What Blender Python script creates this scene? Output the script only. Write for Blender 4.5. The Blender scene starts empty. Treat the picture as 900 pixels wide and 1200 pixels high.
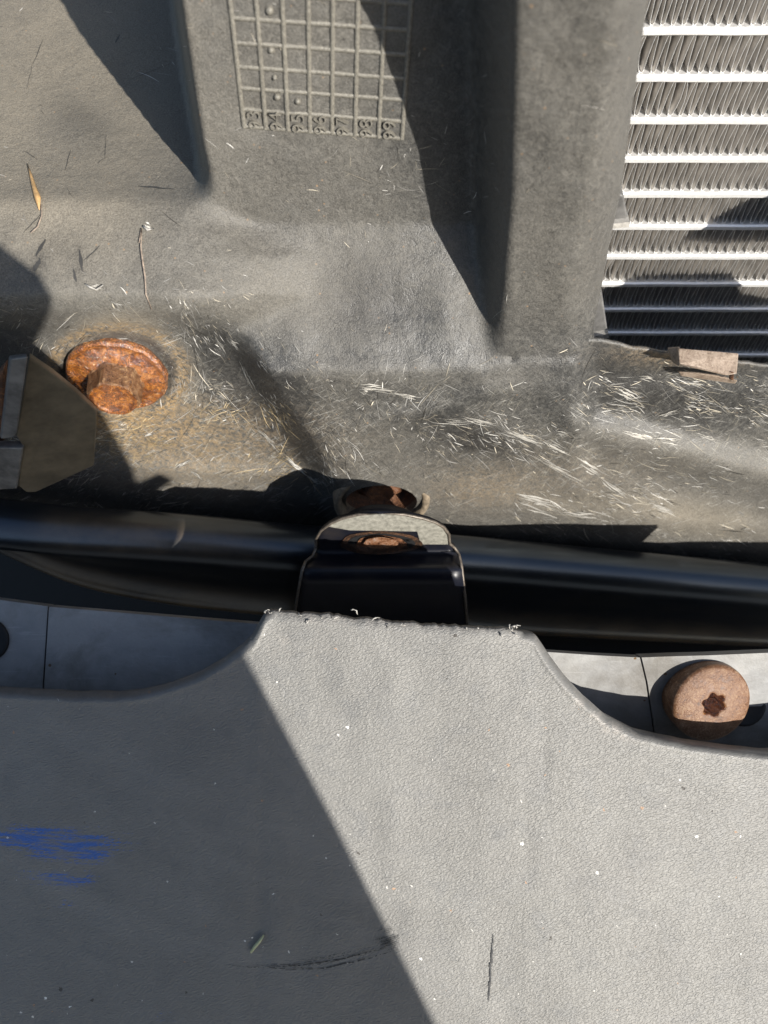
import bpy, bmesh, math, random
import numpy as np
from mathutils import Vector, Matrix

random.seed(7)
rng = np.random.default_rng(7)
SC = bpy.context.scene
COL = SC.collection

# ------------------------------------------------------------------ camera, sky, sun, exposure
CAMZ = 0.85                       # lens height above the ground (m)
SIN, COS = 0.507, 0.862           # the phone looks down 59.5 degrees
cam_d = bpy.data.cameras.new('camera'); cam = bpy.data.objects.new('camera', cam_d); COL.objects.link(cam)
cam.location = (0, 0, CAMZ); cam.rotation_euler = (math.asin(SIN), 0, 0)
cam_d.sensor_fit = 'VERTICAL'; cam_d.sensor_height = 36; cam_d.sensor_width = 27; cam_d.lens = 27
cam_d.clip_start = 0.004; cam_d.clip_end = 500
cam_d.dof.use_dof = True; cam_d.dof.focus_distance = 0.188; cam_d.dof.aperture_fstop = 20
SC.camera = cam

SUN = Vector((-0.68, 1.0, -0.65)).normalized()          # the way the light travels
EL = math.asin(-SUN.z); AZ = math.atan2(-SUN.x, -SUN.y)
world = bpy.data.worlds.new('World'); SC.world = world; world.use_nodes = True
wn = world.node_tree.nodes; wl = world.node_tree.links
sky = wn.new('ShaderNodeTexSky'); sky.sky_type = 'NISHITA'; sky.sun_disc = False
sky.sun_elevation = EL; sky.sun_rotation = AZ
wl.new(sky.outputs[0], wn['Background'].inputs[0]); wn['Background'].inputs[1].default_value = 0.092
sl = bpy.data.lights.new('sun', 'SUN'); sl.energy = 5.0; sl.angle = math.radians(0.53); sl.color = (1, 0.955, 0.88)
so = bpy.data.objects.new('sun', sl); COL.objects.link(so); so.location = (1, -2, 3)
so.rotation_euler = SUN.to_track_quat('-Z', 'Y').to_euler()
SC.view_settings.view_transform = 'Standard'; SC.view_settings.look = 'None'
SC.view_settings.exposure = 0.82; SC.view_settings.gamma = 1; SC.view_settings.use_curve_mapping = False

# ------------------------------------------------------------------ geometry helpers
def ray(px, py):
    x = (np.asarray(px, float) - 450) / 900; u = (600 - np.asarray(py, float)) / 900
    x, u = np.broadcast_arrays(x, u)
    return np.stack([x, SIN + COS * u, -COS + SIN * u], -1)
def at(px, py, Y=None, d=None):
    r = ray(px, py)
    if d is None: d = np.asarray(Y) / r[..., 1]
    return r * np.asarray(d)[..., None] + np.array([0, 0, CAMZ])
def V(a): return Vector([float(t) for t in a])
def sstep(t):
    t = np.clip(t, 0, 1); return t * t * (3 - 2 * t)
def pl(x, pts):
    p = np.array(pts, float); return np.interp(x, p[:, 0], p[:, 1])
def gsm(a, s, ax=0):
    r = int(3 * s) + 1; k = np.exp(-0.5 * (np.arange(-r, r + 1) / s) ** 2); k /= k.sum()
    a = np.moveaxis(a, ax, 0); p = np.pad(a, [(r, r)] + [(0, 0)] * (a.ndim - 1), mode='edge')
    out = sum(k[i] * p[i:i + a.shape[0]] for i in range(2 * r + 1))
    return np.moveaxis(out, 0, ax)
def vnoise(shape, cell, seed=0):
    g = np.random.default_rng(seed).random((int(shape[0] / cell) + 3, int(shape[1] / cell) + 3))
    yy = np.arange(shape[0]) / cell; xx = np.arange(shape[1]) / cell
    y0 = yy.astype(int); x0 = xx.astype(int); fy = sstep(yy - y0)[:, None]; fx = sstep(xx - x0)[None]
    a = g[y0][:, x0]; b = g[y0][:, x0 + 1]; c = g[y0 + 1][:, x0]; d = g[y0 + 1][:, x0 + 1]
    return (a * (1 - fx) + b * fx) * (1 - fy) + (c * (1 - fx) + d * fx) * fy

def tag(o, label=None, cat=None, group=None, kind=None):
    if label: o['label'] = label
    if cat: o['category'] = cat
    if group: o['group'] = group
    if kind: o['kind'] = kind
    return o
def thing(name, label, cat, loc, group=None):
    o = bpy.data.objects.new(name, None); COL.objects.link(o); o.location = V(loc); o.empty_display_size = 0.01
    return tag(o, label, cat, group)
def link(name, me, mat, parent=None, smooth=True):
    o = bpy.data.objects.new(name, me); COL.objects.link(o)
    if mat and not me.materials: me.materials.append(mat)
    if smooth: me.polygons.foreach_set('use_smooth', [True] * len(me.polygons))
    if parent:
        o.parent = parent
        w = Matrix.Translation(parent.location)
        p = parent
        while p.parent: p = p.parent; w = Matrix.Translation(p.location) @ w
        o.matrix_parent_inverse = w.inverted()
    return o
def mesh(name, verts, faces):
    me = bpy.data.meshes.new(name); me.from_pydata([tuple(map(float, v)) for v in verts], [], faces); me.update(); return me
def from_bm(name, bm):
    bmesh.ops.recalc_face_normals(bm, faces=bm.faces[:])
    me = bpy.data.meshes.new(name); bm.to_mesh(me); bm.free(); return me
def sharp(o, deg=35):
    me = o.data; bm = bmesh.new(); bm.from_mesh(me)
    for e in bm.edges:
        e.smooth = not (len(e.link_faces) == 2 and e.calc_face_angle(0) > math.radians(deg))
    bm.to_mesh(me); bm.free(); return o
def grid_mesh(name, P, uv=None, attr=None, extra=None):
    """P: rows x cols x 3 sheet; extra = list of (list of index loops) wall strips already in the rows"""
    R, C = P.shape[:2]
    idx = np.arange(R * C).reshape(R, C)
    q = np.stack([idx[:-1, :-1], idx[1:, :-1], idx[1:, 1:], idx[:-1, 1:]], -1).reshape(-1, 4)
    me = bpy.data.meshes.new(name)
    me.vertices.add(R * C); me.vertices.foreach_set('co', P.reshape(-1).astype(np.float32))
    me.loops.add(q.size); me.loops.foreach_set('vertex_index', q.reshape(-1).astype(np.int32))
    me.polygons.add(len(q)); me.polygons.foreach_set('loop_start', (np.arange(len(q)) * 4).astype(np.int32))
    me.polygons.foreach_set('loop_total', np.full(len(q), 4, np.int32))
    me.update(calc_edges=True)
    if uv is not None:
        l = me.uv_layers.new(name='UVMap'); l.data.foreach_set('uv', uv.reshape(-1, 2)[q.reshape(-1)].reshape(-1).astype(np.float32))
    if attr is not None:
        a = me.color_attributes.new('dirt', 'FLOAT_COLOR', 'POINT')  # also carries painted sheen on the panel and bar
        c = np.ones((R * C, 4), np.float32); c[:, :attr.shape[-1]] = attr.reshape(R * C, -1); a.data.foreach_set('color', c.reshape(-1))
    return me
def extrude_poly(name, pts, off, holes=(), bevel=0.0, seg=2):
    bm = bmesh.new()
    def loop(ps):
        vs = [bm.verts.new(V(p)) for p in ps]
        return vs, [bm.edges.new((vs[i], vs[(i + 1) % len(vs)])) for i in range(len(vs))]
    vs, es = loop(pts); alle = list(es)
    if holes:
        for h in holes: alle += loop(h)[1]
        bmesh.ops.triangle_fill(bm, use_beauty=True, use_dissolve=False, edges=alle)
    else: bm.faces.new(vs)
    r = bmesh.ops.extrude_face_region(bm, geom=bm.faces[:])
    for v in r['geom']:
        if isinstance(v, bmesh.types.BMVert): v.co += V(off)
    bmesh.ops.recalc_face_normals(bm, faces=bm.faces[:])
    if bevel:
        ed = [e for e in bm.edges if len(e.link_faces) == 2 and e.calc_face_angle(0) > 0.6]
        bmesh.ops.bevel(bm, geom=ed, offset=bevel, segments=seg, affect='EDGES', profile=0.5, clamp_overlap=True)
    return from_bm(name, bm)
def basis(axis):
    z = V(axis).normalized(); x = Vector((1, 0, 0)); x = (x - z * x.dot(z)).normalized(); y = z.cross(x)
    return np.array([x, y, z])
def lathe(name, prof, origin, axis, n=48, cap=True, wob=0.0):
    B = basis(axis); vs = []; fs = []
    for i, (r, h) in enumerate(prof):
        for k in range(n):
            a = 2 * math.pi * k / n; rr = r * (1 + wob * (math.sin(3 * a + i) * .5 + random.uniform(-.5, .5)))
            vs.append(np.asarray(origin) + rr * math.cos(a) * B[0] + rr * math.sin(a) * B[1] + h * B[2])
    for i in range(len(prof) - 1):
        for k in range(n):
            k2 = (k + 1) % n
            fs.append((i * n + k, i * n + k2, (i + 1) * n + k2, (i + 1) * n + k))
    if cap:
        if prof[0][0] > 1e-6: fs.append(tuple(range(n))[::-1])
        if prof[-1][0] > 1e-6: fs.append(tuple((len(prof) - 1) * n + k for k in range(n)))
    me = mesh(name, vs, fs); bm = bmesh.new(); bm.from_mesh(me); bmesh.ops.remove_doubles(bm, verts=bm.verts[:], dist=1e-7)
    bpy.data.meshes.remove(me); return from_bm(name, bm)
def dent(me, amp, size, seed):
    from mathutils import noise as mn
    for v in me.vertices:
        q = v.co / size + Vector((seed, seed * 2, 0)); v.co += Vector((mn.noise(q), mn.noise(q + Vector((9, 0, 0))), mn.noise(q + Vector((0, 7, 0))))) * amp
    return me
def fine(prof, n=4):
    p = np.array(prof); t = np.linspace(0, len(p) - 1, (len(p) - 1) * n + 1); return list(zip(np.interp(t, np.arange(len(p)), p[:, 0]), np.interp(t, np.arange(len(p)), p[:, 1])))
def tube(name, pts, radii, n=6):
    vs = []; fs = []; m = len(pts)
    for i, p in enumerate(pts):
        p = np.asarray(p, float); a = np.asarray(pts[max(i - 1, 0)], float); b = np.asarray(pts[min(i + 1, m - 1)], float)
        B = basis(b - a); r = radii[i] if hasattr(radii, '__len__') else radii
        for k in range(n): vs.append(p + r * (math.cos(2 * math.pi * k / n) * B[0] + math.sin(2 * math.pi * k / n) * B[1]))
    for i in range(m - 1):
        for k in range(n): fs.append((i * n + k, i * n + (k + 1) % n, (i + 1) * n + (k + 1) % n, (i + 1) * n + k))
    fs.append(tuple(range(n))[::-1]); fs.append(tuple((m - 1) * n + k for k in range(n)))
    return mesh(name, vs, fs)

# ------------------------------------------------------------------ material helpers
class Mat:
    def __init__(s, name):
        s.m = bpy.data.materials.new(name); s.m.use_nodes = True; s.t = s.m.node_tree; s.b = s.t.nodes['Principled BSDF']
    def n(s, typ, **kw):
        o = s.t.nodes.new('ShaderNode' + typ)
        for k, v in kw.items():
            if k.startswith('i_'):
                key = k[2:]; o.inputs[int(key) if key.isdigit() else key.replace('_', ' ')].default_value = v
            else: setattr(o, k, v)
        return o
    def l(s, a, b): s.t.links.new(a, b)
    def coord(s, kind='Object', scale=(1, 1, 1), rot=(0, 0, 0)):
        c = s.n('TexCoord'); mp = s.n('Mapping', vector_type='TEXTURE'); mp.inputs['Scale'].default_value = tuple(1.0 / q for q in scale); mp.inputs['Rotation'].default_value = rot
        s.l(c.outputs[kind], mp.inputs[0]); return mp.outputs[0]
    def noise(s, co, scale, detail=3, rough=.55, dist=0):
        o = s.n('TexNoise'); s.l(co, o.inputs['Vector']); o.inputs['Scale'].default_value = scale; o.inputs['Detail'].default_value = detail
        o.inputs['Roughness'].default_value = rough; o.inputs['Distortion'].default_value = dist; return o.outputs[0]
    def ramp(s, f, stops, interp='LINEAR'):
        o = s.n('ValToRGB'); o.color_ramp.interpolation = interp; e = o.color_ramp.elements
        while len(e) < len(stops): e.new(.5)
        for q, (p, c) in zip(e, stops):
            q.position = p; q.color = (c, c, c, 1) if not hasattr(c, '__len__') else (*c, 1)
        s.l(f, o.inputs[0]); return o.outputs[0]
    def mix(s, f, a, b, mode='MIX'):
        o = s.n('Mix', data_type='RGBA', blend_type=mode)
        for q, v in ((0, f), (6, a), (7, b)):
            if isinstance(v, bpy.types.NodeSocket): s.l(v, o.inputs[q])
            else: o.inputs[q].default_value = v if q == 0 else ((*v, 1) if hasattr(v, '__len__') else (v, v, v, 1))
        return o.outputs[2]
    def math(s, op, a, b=0.0, clamp=False):
        o = s.n('Math', operation=op, use_clamp=clamp)
        for q, v in ((0, a), (1, b)):
            if isinstance(v, bpy.types.NodeSocket): s.l(v, o.inputs[q])
            else: o.inputs[q].default_value = v
        return o.outputs[0]
    def bump(s, h, strength, dist, prev=None):
        o = s.n('Bump'); o.inputs['Strength'].default_value = strength; o.inputs['Distance'].default_value = dist
        s.l(h, o.inputs['Height'])
        if prev is not None: s.l(prev, o.inputs['Normal'])
        return o.outputs[0]
    def attr(s, name='dirt'):
        a = s.n('Attribute', attribute_name=name); sp = s.n('SeparateColor'); s.l(a.outputs['Color'], sp.inputs[0]); return sp.outputs
    def out(s, col=None, rough=None, normal=None, metal=None, spec=None):
        for k, v in (('Base Color', col), ('Roughness', rough), ('Normal', normal), ('Metallic', metal), ('Specular IOR Level', spec)):
            if v is None: continue
            if isinstance(v, bpy.types.NodeSocket): s.l(v, s.b.inputs[k])
            else: s.b.inputs[k].default_value = (*v, 1) if hasattr(v, '__len__') else v
        return s.m

def mat_panel():
    m = Mat('fibre_filled_plastic'); co = m.coord(); A = m.attr()
    n0 = m.noise(co, 45, 4, .6); n1 = m.noise(co, 170, 5, .65); n2 = m.noise(co, 3200, 2, .6); n3 = m.noise(co, 800, 4, .7, .6)
    grit = m.ramp(n2, [(.32, 0), (.68, 1)])
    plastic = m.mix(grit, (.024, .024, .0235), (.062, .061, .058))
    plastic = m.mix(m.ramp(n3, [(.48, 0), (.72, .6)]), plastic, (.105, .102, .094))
    dust_sheen = m.mix(grit, (.112, .102, .086), (.225, .208, .178))
    dust_sheen = m.mix(m.ramp(n1, [(.35, 0), (.7, .6)]), dust_sheen, (.095, .092, .085))
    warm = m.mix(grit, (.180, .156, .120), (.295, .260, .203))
    dust_sheen = m.mix(m.ramp(A[0], [(.62, 0), (1, 1)]), dust_sheen, warm)
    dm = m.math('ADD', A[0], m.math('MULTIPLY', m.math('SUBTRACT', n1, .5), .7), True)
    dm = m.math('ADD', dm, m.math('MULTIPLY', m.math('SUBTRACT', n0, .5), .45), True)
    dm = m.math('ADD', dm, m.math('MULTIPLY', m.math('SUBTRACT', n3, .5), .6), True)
    c = m.mix(dm, plastic, dust_sheen)
    rs = m.math('MULTIPLY', A[2], m.ramp(n3, [(.38, 0), (.62, 1)]), True)
    c = m.mix(rs, c, (.30, .20, .095))
    vo = m.n('TexVoronoi', feature='F1'); m.l(co, vo.inputs['Vector']); vo.inputs['Scale'].default_value = 420
    sp = m.math('MULTIPLY', m.ramp(vo.outputs['Distance'], [(.05, 1), (.13, 0)]), m.ramp(n1, [(.50, 0), (.6, 1)]), True)
    c = m.mix(m.math('MULTIPLY', sp, .6), c, (.33, .20, .10))
    al = m.n('Attribute', attribute_name='dirt').outputs['Alpha']
    gate = m.math('MULTIPLY', al, m.ramp(n1, [(.40, 0), (.62, 1)]), True)
    for (r_, sc_, cc) in ((.9, (1500, 75, 1), (.42, .41, .38)), (-.55, (1300, 70, 1), (.36, .33, .26)), (.35, (60, 1500, 1), (.46, .45, .42)), (.62, (75, 1400, 1), (.40, .385, .35))):
        wv = m.noise(m.coord('UV', sc_, (0, 0, r_)), .5, 3, .55, 1.6)
        fm = m.math('MULTIPLY', m.math('MULTIPLY', m.ramp(wv, [(.61, 0), (.68, 1)]), gate, True), .75)
        c = m.mix(fm, c, cc)
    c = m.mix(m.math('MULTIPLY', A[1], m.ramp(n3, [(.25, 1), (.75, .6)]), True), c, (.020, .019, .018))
    b = m.bump(n2, .5, .00022); b = m.bump(n3, .30, .0006, b); b = m.bump(n1, .25, .0012, b)
    return m.out(c, m.math('ADD', m.ramp(n3, [(.3, .33), (.7, .48)]), m.math('MULTIPLY', dm, .34)), b, spec=m.math('SUBTRACT', .52, m.math('MULTIPLY', dm, .30)))
def mat_bumper():
    m = Mat('grained_grey_plastic'); A = m.attr()
    co = m.coord('UV')
    g1 = m.noise(m.coord('UV', (270, 560, 1), (0, 0, .28)), 1, .6, .5, .9)
    g2 = m.noise(m.coord('UV', (300, 520, 1), (0, 0, .15)), 1, .5, .5, .6)
    grain = m.math('ADD', m.math('MULTIPLY', m.ramp(g1, [(.28, 0), (.72, 1)]), .75), m.math('MULTIPLY', g2, .25))
    big = m.noise(co, 5, 5, .6); med = m.noise(co, 28, 5, .65, .5); fine = m.noise(co, 700, 2, .6)
    c = m.mix(m.ramp(big, [(.3, 0), (.7, 1)]), (.132, .128, .120), (.176, .172, .161))
    c = m.mix(m.math('MULTIPLY', m.ramp(med, [(.50, 0), (.74, 1)]), .6), c, (.105, .107, .11))
    sm2 = m.noise(m.coord('UV', (9, 2.5, 1), (0, 0, 1.2)), 1, 5, .7, .8); c = m.mix(m.ramp(sm2, [(.5, 0), (.72, .45)]), c, (.215, .21, .198))
    c = m.mix(m.math('MULTIPLY', m.math('SUBTRACT', 1.0, m.math('MULTIPLY', grain, 1.0)), .10, True), c, (.07, .07, .07))
    c = m.mix(m.math('MULTIPLY', fine, .15), c, (.34, .33, .31))
    # pale specks
    wp = m.n('TexNoise'); m.l(co, wp.inputs['Vector']); wp.inputs['Scale'].default_value = 420; wp.inputs['Detail'].default_value = 3
    wa = m.n('VectorMath', operation='MULTIPLY_ADD'); m.l(wp.outputs[1], wa.inputs[0]); wa.inputs[1].default_value = (.006, .006, 0); m.l(co, wa.inputs[2])
    for sc, th, colr in ((34, .062, (.72, .71, .68)), (70, .075, (.58, .56, .52)), (26, .065, (.05, .045, .04)), (45, .07, (.30, .19, .12))):
        vo = m.n('TexVoronoi', feature='F1'); m.l(wa.outputs[0], vo.inputs['Vector']); vo.inputs['Scale'].default_value = sc
        sz = m.n('SeparateColor'); m.l(vo.outputs['Color'], sz.inputs[0])
        lim = m.math('MULTIPLY', sz.outputs[0], th * 2)
        dot = m.math('LESS_THAN', vo.outputs['Distance'], m.math('SUBTRACT', lim, th * .9))
        c = m.mix(dot, c, colr)
    # blue paint rubbed on in streaks
    sn = m.noise(m.coord('UV', (16, 340, 1), (0, 0, -.05)), 1, 5, .7, .3); fn = m.noise(co, 420, 3, .7)
    sm = m.math('ADD', m.math('ADD', m.math('MULTIPLY', sn, .75), m.math('MULTIPLY', fn, .25)), m.math('MULTIPLY', A[2], .31))
    sm = m.math('ADD', sm, m.math('MULTIPLY', m.math('SUBTRACT', grain, .5), .16))
    bl = m.math('MULTIPLY', m.ramp(sm, [(.635, 0), (.715, .95)]), m.math('MULTIPLY', m.ramp(A[2], [(.02, 0), (.2, 1)]), m.ramp(m.noise(m.coord('UV', (26, 210, 1), (0, 0, -.08)), 1, 4, .7, .5), [(.40, .12), (.54, 1)])), True)
    c = m.mix(bl, c, (.032, .115, .40))
    scf = m.math('MULTIPLY', A[1], m.ramp(m.noise(co, 110, 5, .7, .7), [(.42, 0), (.62, 1)]), True)
    c = m.mix(scf, c, m.mix(fn, (.10, .085, .075), (.48, .45, .41)))
    rim = A[0]
    c = m.mix(m.math('MULTIPLY', rim, .45), c, (.10, .10, .098))
    h = m.math('MULTIPLY', grain, m.math('SUBTRACT', 1.0, m.math('MULTIPLY', rim, .93)))
    b = m.bump(h, 1.0, .00017); b = m.bump(med, .12, .002, b); b = m.bump(fine, .12, .0001, b)
    return m.out(c, m.math('SUBTRACT', .56, m.math('MULTIPLY', rim, .12)), b, spec=.5)
def mat_flange():
    m = Mat('worn_grey_plastic'); co = m.coord(); A = m.attr()
    n1 = m.noise(co, 90, 6, .65); n2 = m.noise(co, 1500, 3, .7); s = m.noise(m.coord(scale=(60, 900, 900)), 1, 4, .7)
    c = m.mix(m.ramp(n1, [(.3, 0), (.7, 1)]), (.21, .212, .214), (.305, .302, .292))
    c = m.mix(m.math('MULTIPLY', n2, .35), c, (.14, .14, .14))
    c = m.mix(m.ramp(s, [(.6, 0), (.72, .35)]), c, (.45, .45, .44))
    n4 = m.noise(co, 35, 6, .7, .5); c = m.mix(m.ramp(n4, [(.44, 0), (.66, .75)]), c, (.105, .095, .08))
    vo = m.n('TexVoronoi', feature='F1'); m.l(co, vo.inputs['Vector']); vo.inputs['Scale'].default_value = 150
    c = m.mix(m.math('LESS_THAN', vo.outputs['Distance'], .06), c, (.09, .05, .02))
    c = m.mix(m.math('MULTIPLY', A[2], m.ramp(n1, [(.2, .6), (.6, 1)]), True), c, (.30, .17, .06))
    b = m.bump(n2, .25, .0002); b = m.bump(n1, .3, .001, b)
    return m.out(c, m.ramp(n1, [(.3, .38), (.7, .55)]), b)
def mat_rust(name, pal, gloss, bumpd=.0006):
    m = Mat(name); co = m.coord(); n1 = m.noise(co, 520, 6, .75, .6); n2 = m.noise(co, 2400, 4, .75); n3 = m.noise(co, 260, 4, .65)
    f = m.math('ADD', m.math('MULTIPLY', n1, .6), m.math('MULTIPLY', n2, .4))
    c = m.ramp(f, [(.36, pal[0]), (.455, pal[1]), (.53, pal[2]), (.62, pal[3])])
    c = m.mix(m.ramp(n3, [(.42, 0), (.68, .5)]), c, pal[1])
    b = m.bump(n1, .6, bumpd); b = m.bump(n2, .5, bumpd * .5, b)
    r = m.ramp(n1, [(.35, gloss), (.65, gloss + .28)])
    if gloss < .2: b2 = m.noise(co, 900, 3, .6); m.b.inputs['Coat Weight'].default_value = 1.0; m.b.inputs['Coat IOR'].default_value = 2.1; m.b.inputs['Coat Roughness'].default_value = .06; m.l(m.bump(b2, 1.0, .0013), m.b.inputs['Coat Normal'])
    return m.out(c, r, b, spec=.6)
def mat_paint(name='black_paint', base=(.010, .0105, .012), rough=.33, dirt=.5):
    m = Mat(name); co = m.coord(); n1 = m.noise(co, 55, 5, .65); n2 = m.noise(m.coord(scale=(120, 700, 700)), 1, 4, .7); n3 = m.noise(co, 1500, 2, .6)
    k = m.math('MULTIPLY', m.ramp(n1, [(.46, 0), (.72, 1)]), dirt)
    c = m.mix(k, base, (.075, .058, .038))
    c = m.mix(m.math('MULTIPLY', m.attr()[0], m.ramp(n1, [(.3, .3), (.6, 1)]), True), c, (.17, .125, .075))  # attribute channel paints the bar's brown reflected sheen
    c = m.mix(m.ramp(n2, [(.66, 0), (.74, .25 * dirt)]), c, (.16, .12, .08))
    b = m.bump(n3, .06, .0001); b = m.bump(n1, .08, .001, b)
    return m.out(c, m.math('ADD', rough, m.math('MULTIPLY', k, .3)), b, spec=.28)
def mat_plain(name, col, rough=.6, metal=0, var=.3, scale=500, bs=.2):
    m = Mat(name); co = m.coord(); n = m.noise(co, scale, 4, .65)
    d = tuple(t * (1 - var) for t in col); u = tuple(min(1, t * (1 + var)) for t in col)
    return m.out(m.mix(m.ramp(n, [(.3, 0), (.7, 1)]), d, u), rough, m.bump(n, bs, .0004), metal)
def mat_fibre():
    m = Mat('glass_fibre'); A = m.attr(); a = m.n('Attribute', attribute_name='dirt')
    return m.out(a.outputs['Color'], .45)

M_PANEL = mat_panel(); M_BUMP = mat_bumper(); M_FLANGE = mat_flange(); M_FIBRE = mat_fibre()
M_WETRUST = mat_rust('wet_orange_rust', [(.022, .008, .003), (.105, .031, .007), (.27, .090, .014), (.52, .23, .045)], .10, .0005)
M_HEADRUST = mat_rust('dull_brown_rust', [(.022, .010, .005), (.085, .036, .014), (.20, .095, .038), (.40, .27, .14)], .22, .0012)
M_DRYRUST = mat_rust('dry_brown_rust', [(.022, .010, .005), (.115, .046, .016), (.175, .088, .042), (.30, .20, .125)], .38, .0005)
M_DARKRUST = mat_rust('dark_rust', [(.012, .007, .005), (.05, .022, .012), (.14, .055, .022), (.30, .15, .07)], .4)
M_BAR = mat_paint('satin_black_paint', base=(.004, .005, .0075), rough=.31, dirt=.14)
M_BAR.node_tree.nodes['Principled BSDF'].inputs['Specular IOR Level'].default_value = 1.0
M_BAR.node_tree.nodes['Principled BSDF'].inputs['Specular Tint'].default_value = (.72, .86, 1, 1)
M_BRK = mat_paint('bracket_black_paint', base=(.006, .007, .012), rough=.36, dirt=.22)
M_WORN = mat_plain('worn_steel_edge', (.12, .10, .08), .45, .3, .5, 900)
M_ALU = mat_plain('bare_aluminium_tube', (.80, .79, .77), .42, .55, .08, 900)
M_FIN = mat_plain('aluminium_fin', (.30, .282, .26), .45, .2, .3, 260)
M_EDGE = mat_plain('fin_edge_glint', (.76, .75, .73), .42, .8, .12, 900)  # brighter than the fin faces to paint in the sunlit edge glint
M_DARK = mat_plain('unlit_depth', (.004, .004, .0045), .7)  # near-black colour stands in for shade in gaps and holes
M_TAN = mat_plain('dusty_tan_steel', (.105, .088, .062), .48, .15, .38, 130, .15)
M_GREYST = mat_plain('dull_zinc_steel', (.125, .122, .118), .5, .25, .5, 220)
M_CLIP = mat_rust('rusty_clip_steel', [(.10, .07, .05), (.21, .155, .115), (.30, .235, .18), (.38, .30, .24)], .45, .0003)
M_ASPH = mat_plain('asphalt', (.05, .05, .05), .9, 0, .4, 200, .6)
M_STRAW = mat_plain('dry_straw', (.40, .25, .11), .6, 0, .4, 900)
M_TWIG = mat_plain('dry_twig', (.24, .19, .15), .7, 0, .5, 900)
M_GRASS = mat_plain('pale_grass', (.42, .44, .26), .5, 0, .2, 700)
M_WHITE = mat_plain('torn_pale_plastic', (.33, .315, .29), .6, 0, .25, 1200)
M_BLACKMARK = mat_plain('rubbed_black', (.018, .019, .022), .6)
M_SLATE = mat_plain('black_phone_case', (.02, .02, .022), .5)

# ------------------------------------------------------------------ the fibre-filled carrier panel as a depth sheet
X0, X1, Y0, Y1 = -440, 1310, -190, 730
gx = np.arange(X0, X1 + 1.0); gy = np.arange(Y0, Y1 + 1.0)
GX, GY = np.meshgrid(gx, gy)
def prof(pts, s): return gsm(pl(gy, pts), s)[:, None]
PL_ = prof([(-190, .300), (0, .222), (120, .178), (235, .1415), (300, .1295), (346, .1220), (366, .1222), (392, .1276), (440, .1296), (520, .1292), (560, .1292), (600, .1306), (730, .139)], 5)
PM_ = prof([(-190, .142), (262, .1412), (296, .1378), (360, .1300), (424, .1212), (436, .1196), (444, .1195), (475, .1206), (520, .1206), (570, .1222), (600, .1250), (730, .134)], 3.5)
PR_ = prof([(-190, .126), (398, .1245), (440, .1240), (482, .1246), (512, .1242), (545, .1236), (590, .1236), (640, .1262), (730, .134)], 6)
PB_ = prof([(-190, .100), (-49, .1105), (0, .1125), (200, .1185), (390, .1228), (440, .1216), (480, .1208), (730, .134)], 9)
xe = pl(gy, [(-190, 195), (0, 207), (100, 222), (200, 239), (240, 240), (300, 285), (345, 285), (380, 264), (560, 380), (730, 440)])[:, None]
we = pl(gy, [(-190, 9), (170, 9), (235, 30), (262, 130), (300, 210), (345, 190), (388, 52), (420, 38), (560, 34), (730, 60)])[:, None]
w1 = sstep((GX - xe) / we + .5)
YM = PL_ * (1 - w1) + PM_ * w1
xf = pl(gy, [(-190, 549), (0, 553), (200, 557), (300, 563), (405, 577), (730, 577)])[:, None]
xl = pl(gy, [(-190, 604), (0, 600), (200, 597), (400, 586), (730, 600)])[:, None]
wr = np.clip((GX - xf) / np.maximum(xl - xf, 6), 0, 1)
wr = gsm(wr, 6, 1)
fade = 1 - sstep((GY - 420) / 60)
YM = YM + (np.minimum(PB_, YM) - YM) * wr * fade
XR = [(-190, 772), (0, 757), (60, 748), (120, 740), (185, 731), (230, 725), (290, 712), (340, 703), (400, 691), (450, 690), (730, 690)]
xr = pl(gy, XR)[:, None]
t = np.clip((GX - (xr - 42)) / 44, 0, 1)
YM = YM + .017 * (1 - np.sqrt(np.maximum(0, 1 - t * t * .97))) * (1 - sstep((GY - 330) / 90))
w2 = sstep((GX - 668) / 34) * sstep((GY - 330) / 70)
YM = YM * (1 - w2) + PR_ * w2
YM -= .0044 * np.exp(-((GY - (508 + np.maximum(GX - 700, -60) * .26)) / 24) ** 2) * sstep((GX - 630) / 70)
YM += .0013 * np.exp(-((GY - 440) / 14) ** 2) * sstep((GX - 545) / 90)
YM -= .0014 * np.exp(-((GY - (553 + (GX - 250) * .04)) / 9) ** 2) * sstep((GX - 120) / 60) * (1 - sstep((GX - 330) / 70))
YM -= .0010 * np.exp(-((GY - (598 + (GX - 650) * .10)) / 10) ** 2) * sstep((GX - 560) / 60)
YM -= .0016 * np.exp(-(((GX - 545) * .25 + (GY - 470)) / 14) ** 2) * sstep((GX - 360) / 80) * (1 - sstep((GX - 560) / 80))
YM = gsm(gsm(YM, 1.5, 0), 1.5, 1)
YM += .0009 * (vnoise(YM.shape, 46, 3) - .5) + .00018 * (vnoise(YM.shape, 15, 4) - .5)
YM += .00004 * (vnoise(YM.shape, 5, 5) - .5)
def ell(cx, cy, a, b): return np.sqrt(((GX - cx) / a) ** 2 + ((GY - cy) / b) ** 2)
e = ell(570, 588, 31, 14); YM += .00035 * np.exp(-((e - 1) / .10) ** 2) - .0002 * (e < 1)
e = ell(138, 438, 62, 44); YM += .0011 * (1 - sstep((e - .95) / .10)) - .00045 * np.exp(-((e - 1.13) / .07) ** 2)
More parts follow.
